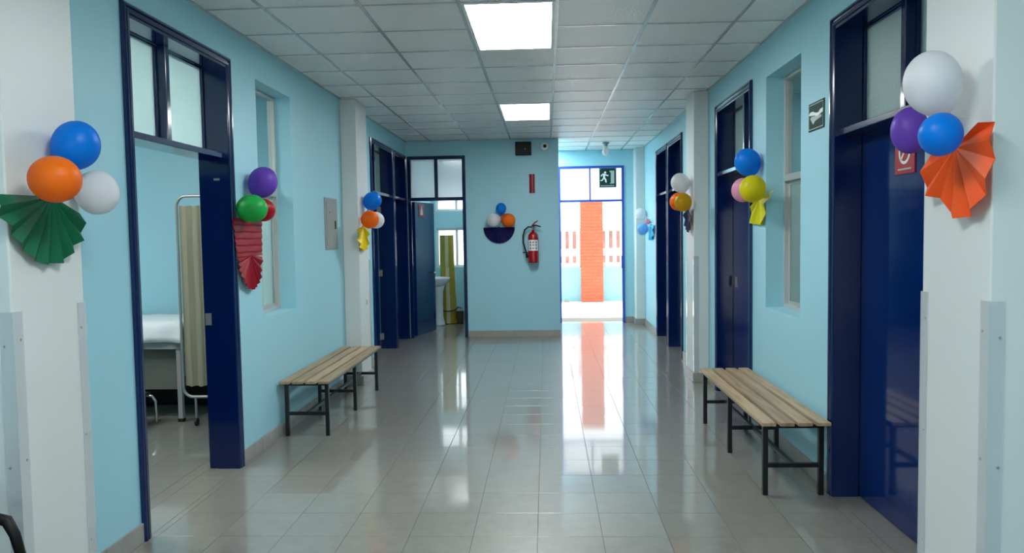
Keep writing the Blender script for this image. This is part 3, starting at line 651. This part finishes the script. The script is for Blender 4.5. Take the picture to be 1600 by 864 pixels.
# ------------------------------------------------------------------ wall fittings
ep = thing('electrical_panel', (XL, 7.43, 1.437), 'grey metal electrical panel flush on the left wall', 'electrical panel')
obj('cover', WB(mL, 7.215, 7.645, 1.437, 1.94, .001, .008, bev=.002), M['grey'], ep)
dr = obj('panel_door', WB(mL, 7.26, 7.60, 1.48, 1.90, .008, .013, bev=.002), M['grey'], ep)
obj('latch', WB(mL, 7.53, 7.56, 1.64, 1.72, .013, .018), M['blackp'], dr)
for z in (1.54, 1.80): obj('screw', lathe(nb(), [(0, 0), (.010, 0), (.008, .005), (0, .006)], (XL+.013, 7.34, z), (1, 0, 0), 12), M['chrome'], ep)
ws = thing('wall_outlet', (-1.945, 8.12, .852), 'white outlet plate on the distant left pillar', 'outlet')
obj('plate', B1(-1.944, -1.938, 8.09, 8.16, .80, .905, bev=.002), M['whitealu'], ws); obj('socket', B1(-1.938, -1.936, 8.105, 8.145, .825, .88), M['grey'], ws)
# evacuation route sign on the right wall
es = thing('route_sign', (XR, 4.785, 2.17), 'dark green framed sign with white arrow on the right wall', 'sign')
obj('frame', WB(mR, 4.655, 4.92, 2.166, 2.338, .001, .006, bev=.001), M['sgreen'], es)
obj('border', (lambda b: (wbox(b, mR, 4.665, 4.91, 2.176, 2.180, .006, .0075), wbox(b, mR, 4.665, 4.91, 2.324, 2.328, .006, .0075), wbox(b, mR, 4.665, 4.668, 2.180, 2.324, .006, .0075), wbox(b, mR, 4.907, 4.91, 2.18, 2.324, .006, .0075), b)[-1])(nb()), M['sgrey'], es)
obj('wave', poly(nb(), mR, [(4.915, 2.268), (4.88, 2.284), (4.84, 2.284), (4.79, 2.270), (4.74, 2.266), (4.71, 2.280), (4.665, 2.284), (4.665, 2.262), (4.71, 2.254), (4.76, 2.246), (4.82, 2.258), (4.87, 2.262)], .0061, .009), M['swhite'], es)
obj('arrow', poly(nb(), mR, [(4.885, 2.246), (4.86, 2.255), (4.69, 2.246), (4.69, 2.235), (4.80, 2.222), (4.83, 2.205), (4.845, 2.214)], .0061, .008), M['sgrey'], es)
# prohibition sign on near right door
ps = thing('prohibition_sign', (XR+.139, 3.94, 1.83), 'red square sign with white ring on the near right navy door', 'sign')
obj('plate', WB(mR, 3.825, 4.035, 1.83, 2.02, -.1385, -.1345), M['sred'], ps)
bm = nb(); n = 28; cc = (3.93, 1.94)
ring = [[bm.verts.new(mR(cc[0]+r*math.cos(2*math.pi*i/n), cc[1]+r*math.sin(2*math.pi*i/n), c)) for r, c in ((.062, -.134), (.062, -.1325), (.047, -.1325), (.047, -.134))] for i in range(n)]
for i in range(n):
    for k in range(4): bm.faces.new((ring[i][k], ring[(i+1) % n][k], ring[(i+1) % n][(k+1) % 4], ring[i][(k+1) % 4]))
obj('ring', bm, M['swhite'], ps)
obj('bar', poly(nb(), mR, [(3.895, 1.986), (3.885, 1.978), (3.965, 1.896), (3.975, 1.904)], -.134, -.1325), M['swhite'], ps)
obj('caption', WB(mR, 3.86, 4.0, 1.85, 1.858, -.134, -.133), M['sgrey'], ps)
# exit sign by the far door
xs_ = thing('exit_sign', (1.065, YF-.03, 2.34), 'dark green running-man exit sign over the exit doorway', 'sign')
mE = lambda a, b, c: (a, YF-.05-c, b)
obj('plate', WB(mE, .925, 1.215, 2.335, 2.665, -.012, 0, bev=.003), M['sgreen'], xs_)
obj('door_pictogram', (lambda b: (poly(b, mE, [(1.10, 2.40), (1.18, 2.40), (1.18, 2.62), (1.10, 2.62), (1.10, 2.60), (1.12, 2.585), (1.12, 2.42)], .0005, .003), b)[-1])(nb()), M['sgrey'], xs_)
bm = nb(); poly(bm, mE, [(1.025+.020*math.cos(k*.785), 2.59+.020*math.sin(k*.785)) for k in range(8)], .0005, .003)
poly(bm, mE, [(.985, 2.575), (1.03, 2.565), (1.02, 2.50), (.99, 2.495)], .0005, .003)
poly(bm, mE, [(.99, 2.51), (1.02, 2.51), (1.045, 2.47), (1.05, 2.42), (1.03, 2.42), (1.02, 2.462)], .0006, .0032)
poly(bm, mE, [(.99, 2.50), (1.005, 2.48), (.97, 2.445), (.94, 2.45), (.943, 2.462), (.965, 2.465)], .0006, .0032)
poly(bm, mE, [(.985, 2.575), (.99, 2.56), (.965, 2.525), (.945, 2.53), (.958, 2.55)], .0006, .0032)
poly(bm, mE, [(1.03, 2.565), (1.07, 2.545), (1.085, 2.555), (1.08, 2.53), (1.065, 2.525), (1.025, 2.545)], .0006, .0032)
obj('running_figure', bm, M['swhite'], xs_)
bm = nb()
for i in range(9): wbox(bm, mE, .95+i*.026, .968+i*.026, 2.355, 2.372, .0005, .002)
obj('caption', bm, M['sgrey'], xs_)
for x in (.945, 1.195): obj('stud', lathe(nb(), [(0, 0), (.009, 0), (.007, .006), (0, .007)], (x, YF-.05, 2.645), (0, -1, 0), 10), M['chrome'], xs_)
# emergency lamp, camera, red sign, extinguisher on the back wall
el = thing('emergency_lamp', (-.32, YB, 2.83), 'black box emergency lamp high on the back wall', 'lamp')
obj('housing', WB(mB, -.445, -.205, 2.735, 2.935, .001, .07, bev=.008), M['blackp'], el); obj('lens', WB(mB, -.43, -.22, 2.75, 2.92, .07, .074, bev=.002), M['blackp'], el)
obj('indicator', lathe(nb(), [(0, 0), (.010, 0), (.007, .004), (0, .005)], (-.30, YB-.074, 2.825), (0, -1, 0), 10), M['grey'], el)
cm = thing('security_camera', (-.01, YB, 2.855), 'small white round security camera beside the black lamp', 'camera')
obj('mount', lathe(nb(), [(0, 0), (.03, 0), (.03, .012), (.014, .02), (.014, .04), (0, .04)], (-.01, YB-.001, 2.87), (0, -1, 0), 20), M['whitealu'], cm, smooth=True)
obj('head', lathe(nb(), [(.060*math.sin(t*math.pi/14), .055*(-math.cos(t*math.pi/14))) for t in range(15)], (-.01, YB-.09, 2.855), (0, -1, 0), 24), M['whitealu'], cm, smooth=True)
obj('lens', lathe(nb(), [(0, 0), (.024, 0), (.026, .008), (.020, .014), (0, .012)], (-.003, YB-.138, 2.853), (0, -1, 0), 20), M['blackp'], cm)
fs_ = thing('extinguisher_sign', (-.2, YB, 2.17), 'narrow red folded sign above the fire extinguisher', 'sign')
mV = lambda a, b, c: (a, YB-c, b)
bm = nb(); poly(bm, lambda a, b, c: (a, YB-b, c), [(-.245, .001), (-.2, .045), (-.195, .045), (-.16, .001), (-.165, .001), (-.198, .04), (-.24, .001)], 2.175, 2.455)
obj('folded_plate', bm, M['red'], fs_); obj('band', B1(-.238, -.166, YB-.012, YB-.001, 2.43, 2.457), M['blackp'], fs_)
ex = thing('fire_extinguisher', (-.2, YB-.1, 1.13), 'red fire extinguisher with black hose hung on the back wall', 'fire extinguisher')
cx_, cy_ = -.195, YB-.105
obj('cylinder', lathe(nb(), [(0, 0), (.070, 0), (.078, .012), (.079, .03), (.079, .38), (.072, .42), (.045, .455), (.022, .47), (.022, .49), (0, .49)], (cx_, cy_, 1.127), seg=32), M['red'], ex, smooth=True)
bm = nb(); n = 12
for (r0, z0, z1) in ((.0805, 1.31, 1.47),):
    pr = []
    for i in range(n+1):
        t = math.radians(-90-62+124*i/n); pr.append([bm.verts.new((cx_+r0*math.cos(t), cy_+r0*math.sin(t), z)) for z in (z0, z1)])
    for i in range(n): bm.faces.new((pr[i][0], pr[i+1][0], pr[i+1][1], pr[i][1]))
lb = obj('label_sticker', bm, M['swhite'], ex)
for gi, (zz, mt) in enumerate(((1.435, 'blackp'), (1.395, 'red'), (1.345, 'navy'))):
    bm = nb()
    for i in range(3):
        t0 = math.radians(-90-40+i*32); q = [bm.verts.new((cx_+.0812*math.cos(t), cy_+.0812*math.sin(t), z)) for t, z in ((t0, zz-.012), (t0+.3, zz-.012), (t0+.3, zz+.012), (t0, zz+.012))]; bm.faces.new(q)
    obj('pictogram', bm, M[mt], lb)
obj('valve', lathe(nb(), [(0, 0), (.017, 0), (.017, .035), (.024, .04), (.024, .06), (0, .06)], (cx_, cy_, 1.61), seg=16), M['chrome'], ex)
obj('handle', tube(nb(), [(cx_-.02, cy_, 1.665), (cx_+.03, cy_-.01, 1.69), (cx_+.115, cy_-.02, 1.665)], [.011, .012, .009]), M['blackp'], ex)
obj('lever', tube(nb(), [(cx_-.02, cy_, 1.675), (cx_+.02, cy_-.01, 1.72), (cx_+.075, cy_-.02, 1.755)], [.010, .010, .007]), M['red'], ex)
obj('hose', tube(nb(), [(cx_-.015, cy_, 1.66), (cx_-.07, cy_-.01, 1.665), (cx_-.125, cy_-.015, 1.62), (cx_-.15, cy_-.015, 1.53), (cx_-.148, cy_-.01, 1.43), (cx_-.12, cy_, 1.33), (cx_-.10, cy_, 1.27)], .013, 10), M['rubber'], ex, smooth=True)
obj('nozzle', tube(nb(), [(cx_-.10, cy_, 1.27), (cx_-.095, cy_, 1.20)], [.016, .019]), M['blackp'], ex)
obj('hose_clip', tube(nb(), [(cx_-.16, cy_, 1.283), (cx_-.07, cy_, 1.28)], .009), M['blackp'], ex)
obj('wall_bracket', B1(cx_-.015, cx_+.015, YB-.03, YB-.001, 1.30, 1.60), M['steel'], ex)
# ceiling bulb
cb = thing('ceiling_bulb', (.958, 12.2, H), 'bare bulb lamp on the ceiling before the exit', 'lamp')
obj('base', lathe(nb(), [(0, 0), (.055, 0), (.05, -.018), (.03, -.022), (.028, -.05), (0, -.05)], (.958, 12.2, H-.003), seg=20), M['grey'], cb, smooth=True)
obj('bulb', lathe(nb(), [(0, -.05), (.022, -.052), (.03, -.075), (.052, -.11), (.060, -.145), (.052, -.18), (.03, -.2), (0, -.208)], (.958, 12.2, H-.003), seg=24), M['bulb'], cb, smooth=True)

# ------------------------------------------------------------------ consulting room: exam couch, folding screen, step stool
eb = thing('exam_couch', (-3.9, 6.65, 0), 'examination couch with white sheet seen through the open left door', 'bed')
for x in (-3.165, -4.75):
    for y in (6.35, 6.93): obj('leg', B1(x, x+.04, y-.02, y+.02, .02, .66, bev=.003), M['grey'], eb); obj('foot', B1(x-.003, x+.043, y-.023, y+.023, 0, .03), M['rubber'], eb)
bm = nb(); box(bm, -4.77, -3.105, 6.32, 6.36, .63, .69); box(bm, -4.77, -3.105, 6.92, 6.96, .63, .69); box(bm, -4.77, -4.73, 6.36, 6.92, .63, .69); box(bm, -3.145, -3.105, 6.36, 6.92, .63, .69)
obj('frame', bm, M['grey'], eb); obj('side_panel', B1(-4.7, -3.18, 6.40, 6.42, .27, .62), M['vinyl'], eb)
obj('mattress', B1(-4.78, -3.10, 6.31, 6.97, .69, .845, bev=.02), M['vinyl'], eb)
bm = nb(); rows = []; nx = 60
prof = [(6.985, .70), (6.985, .80), (6.975, .855), (6.93, .868), (6.65, .870), (6.38, .868), (6.315, .855), (6.298, .82), (6.296, .78), (6.294, .74), (6.292, .69)]
for i in range(nx+1):
    x = -4.8+1.72*i/nx; r_ = []
    for k, (y, z) in enumerate(prof):
        hang = max(0, k-5)/5; wv = math.sin(x*31+z*14)*.5+math.sin(x*17-z*22)*.5
        r_.append(bm.verts.new((x, y-hang*.02*(wv+.6)*1.0, z+(.003*math.sin(x*13) if k in (0, len(prof)-1) else .003*math.sin(x*23+k)))))
    rows.append(r_)
for a, b_ in zip(rows, rows[1:]):
    for k in range(len(prof)-1): bm.faces.new((a[k], a[k+1], b_[k+1], b_[k]))
so_ = obj('sheet', bm, M['sheet'], eb, smooth=True); so_.modifiers.new('thickness', 'SOLIDIFY').thickness = .004
fs2 = thing('folding_screen', (-2.7, 6.2, 0), 'beige cloth privacy screen on a wheeled chrome frame', 'screen')
x0, x1, z0, z1, r = -3.045, -2.36, .245, 1.915, .08
arc = lambda cx, cz, a0, a1: [(cx+r*math.cos(a0+(a1-a0)*i/6), 6.2, cz+r*math.sin(a0+(a1-a0)*i/6)) for i in range(7)]
pts = [(x0, 6.2, 1.0)] + arc(x0+r, z1-r, math.pi, math.pi/2) + arc(x1-r, z1-r, math.pi/2, 0) + arc(x1-r, z0+r, 0, -math.pi/2) + arc(x0+r, z0+r, -math.pi/2, -math.pi) + [(x0, 6.2, 1.0)]
obj('frame', tube(nb(), pts, .012, cap=False), M['steel'], fs2, smooth=True)
for x in (-2.945, -2.45):
    obj('foot_post', T1([(x, 6.2, z0), (x, 6.2, .07)], .01), M['steel'], fs2)
    obj('caster', lathe(nb(), [(0, -.012), (.02, -.012), (.032, -.008), (.032, .008), (.02, .012), (0, .012)], (x, 6.2, .034), (1, 0, 0), 16), M['rubber'], fs2)
bm = nb(); rows = []
for i in range(61):
    x = x0+.02+(x1-x0-.04)*i/60; rows.append([bm.verts.new((x, 6.2+.010*math.sin(i*.85)+.004*math.sin(i*2.1), z+.004*math.sin(i*.85+1))) for z in (.335, .37, .6, 1.1, 1.5, 1.80, 1.835)])
for a, b_ in zip(rows, rows[1:]):
    for k in range(6): bm.faces.new((a[k], a[k+1], b_[k+1], b_[k]))
obj('curtain', bm, M['curtain'], fs2, smooth=True)
ss = thing('step_stool', (-3.6, 6.1, 0), 'low tubular step stool in front of the examination couch', 'stool')
def bent(x0, x1, y): return [(x0, y, .02), (x0, y, .2), (x0+.03, y, .245), (x0+.07, y, .25), (x1-.07, y, .25), (x1-.03, y, .245), (x1, y, .2), (x1, y, .02)]
for y in (5.98, 6.24): obj('frame_tube', tube(nb(), bent(-3.78, -3.31, y), .012), M['chrome'], ss, smooth=True)
obj('tread', B1(-3.75, -3.36, 5.96, 6.26, .256, .28, bev=.006), M['rubber'], ss)

obj('shade_box', B1(-4.7, -2.38, 7.0, 7.09, 0, .26, bev=.01), M['blackp'], label='low black box added for the dark shade under and beside the couch', cat='box')  # added black block stands in for the dark shade below the couch
# ------------------------------------------------------------------ bathroom: sink, striped roll, bucket
sk = thing('pedestal_sink', (-1.88, 13.1, 0), 'white pedestal sink beyond the open bathroom door', 'sink')
obj('pedestal', lathe(nb(), [(0, 0), (.105, 0), (.10, .03), (.075, .15), (.07, .4), (.08, .6), (.11, .70), (0, .70)], (-1.87, 13.12, 0), seg=24), M['porc'], sk, smooth=True)
obj('basin', lathe(nb(), [(0, .66), (.10, .67), (.18, .74), (.215, .80), (.22, .83), (.205, .835), (.18, .80), (.10, .74), (0, .73)], (-1.89, 13.12, 0), seg=32), M['porc'], sk, smooth=True)
obj('deck', B1(-2.1, -1.97, 12.92, 13.32, .77, .835, bev=.012), M['porc'], sk)
obj('faucet', tube(nb(), [(-2.03, 13.12, .83), (-2.03, 13.12, .90), (-2.0, 13.12, .915), (-1.93, 13.12, .90)], .014), M['chrome'], sk, smooth=True)
obj('faucet_knob', lathe(nb(), [(0, 0), (.022, 0), (.02, .02), (.012, .035), (0, .037)], (-2.03, 13.12, .915), seg=14), M['chrome'], sk)
rl = thing('striped_roll', (-1.69, 13.5, 0), 'tall upright roll of yellow and cream striped material in the bathroom', 'roll')
yc = 13.45; xc = -1.745
for t, (z0, z1, r0, r1) in enumerate(((.01, .50, .150, .135), (.503, 1.0, .135, .13), (1.003, 1.56, .13, .122))):
    n = 40; bm = nb(); R0 = []; R1 = []
    for i in range(n):
        a = 2*math.pi*i/n; xo = .006*t
        R0.append(bm.verts.new((xc-xo+r0*math.cos(a), yc+r0*math.sin(a), z0))); R1.append(bm.verts.new((xc-xo+r1*math.cos(a), yc+r1*math.sin(a), z1)))
    for i in range(n):
        f = bm.faces.new((R0[i], R0[(i+1) % n], R1[(i+1) % n], R1[i])); f.material_index = 1 if (i-29) % 10 in (0, 1, 2, 3)[:3] else 0
    bm.faces.new(R0[::-1]); bm.faces.new(R1)
    obj('section', bm, [M['yel'], M['cream']], rl)
obj('strap', tube(nb(), [(xc+.155*math.cos(a), yc+.155*math.sin(a), .27-.07*math.sin(a+math.pi)*-1*-.6) for a in [math.pi*(.9+1.2*i/16) for i in range(17)]] + [(xc+.22, yc-.03, .27)], .010, 8), M['rubber'], rl)
bk = thing('bucket', (-1.5, 13.4, 0), 'small brown bucket standing beside the striped roll', 'bucket')
obj('pail', lathe(nb(), [(0, 0), (.055, 0), (.07, .22), (.073, .22), (.066, .21), (.052, .01), (0, .01)], (-1.535, 13.36, 0), seg=20), M['wicker'], bk, smooth=True)
obj('bail', tube(nb(), [(-1.535+.07*math.cos(math.pi*i/10), 13.36, .21+.07*math.sin(math.pi*i/10)) for i in range(11)], .003, 6), M['steel'], bk)

# ------------------------------------------------------------------ black chair at the near left
ch = thing('chair', (-1.98, 2.25, 0), 'black plastic armchair barely visible at the bottom left corner', 'chair')
X0, X1, Y0, Y1 = -2.06, -1.70, 2.05, 2.50
obj('seat', B1(X0+.02, X1, Y0, Y1, .40, .43, bev=.012), M['blackp'], ch); obj('backrest', B1(X0-.02, X0+.02, Y0+.02, Y1-.02, .43, .82, bev=.015), M['blackp'], ch)
for y in (Y0-.01, Y1+.01):
    obj('armrest', tube(nb(), [(X0, y, .60), (-1.93, y, .610), (-1.875, y, .598), (-1.85, y, .55), (-1.82, y, .43)], [.018, .02, .02, .018, .016], 12), M['blackp'], ch, smooth=True)
    for x in (X0+.03, X1-.03): obj('leg', T1([(x, y+(-.02 if y > 2.3 else .02), .40), (x, y, .0)], .015), M['blackp'], ch)
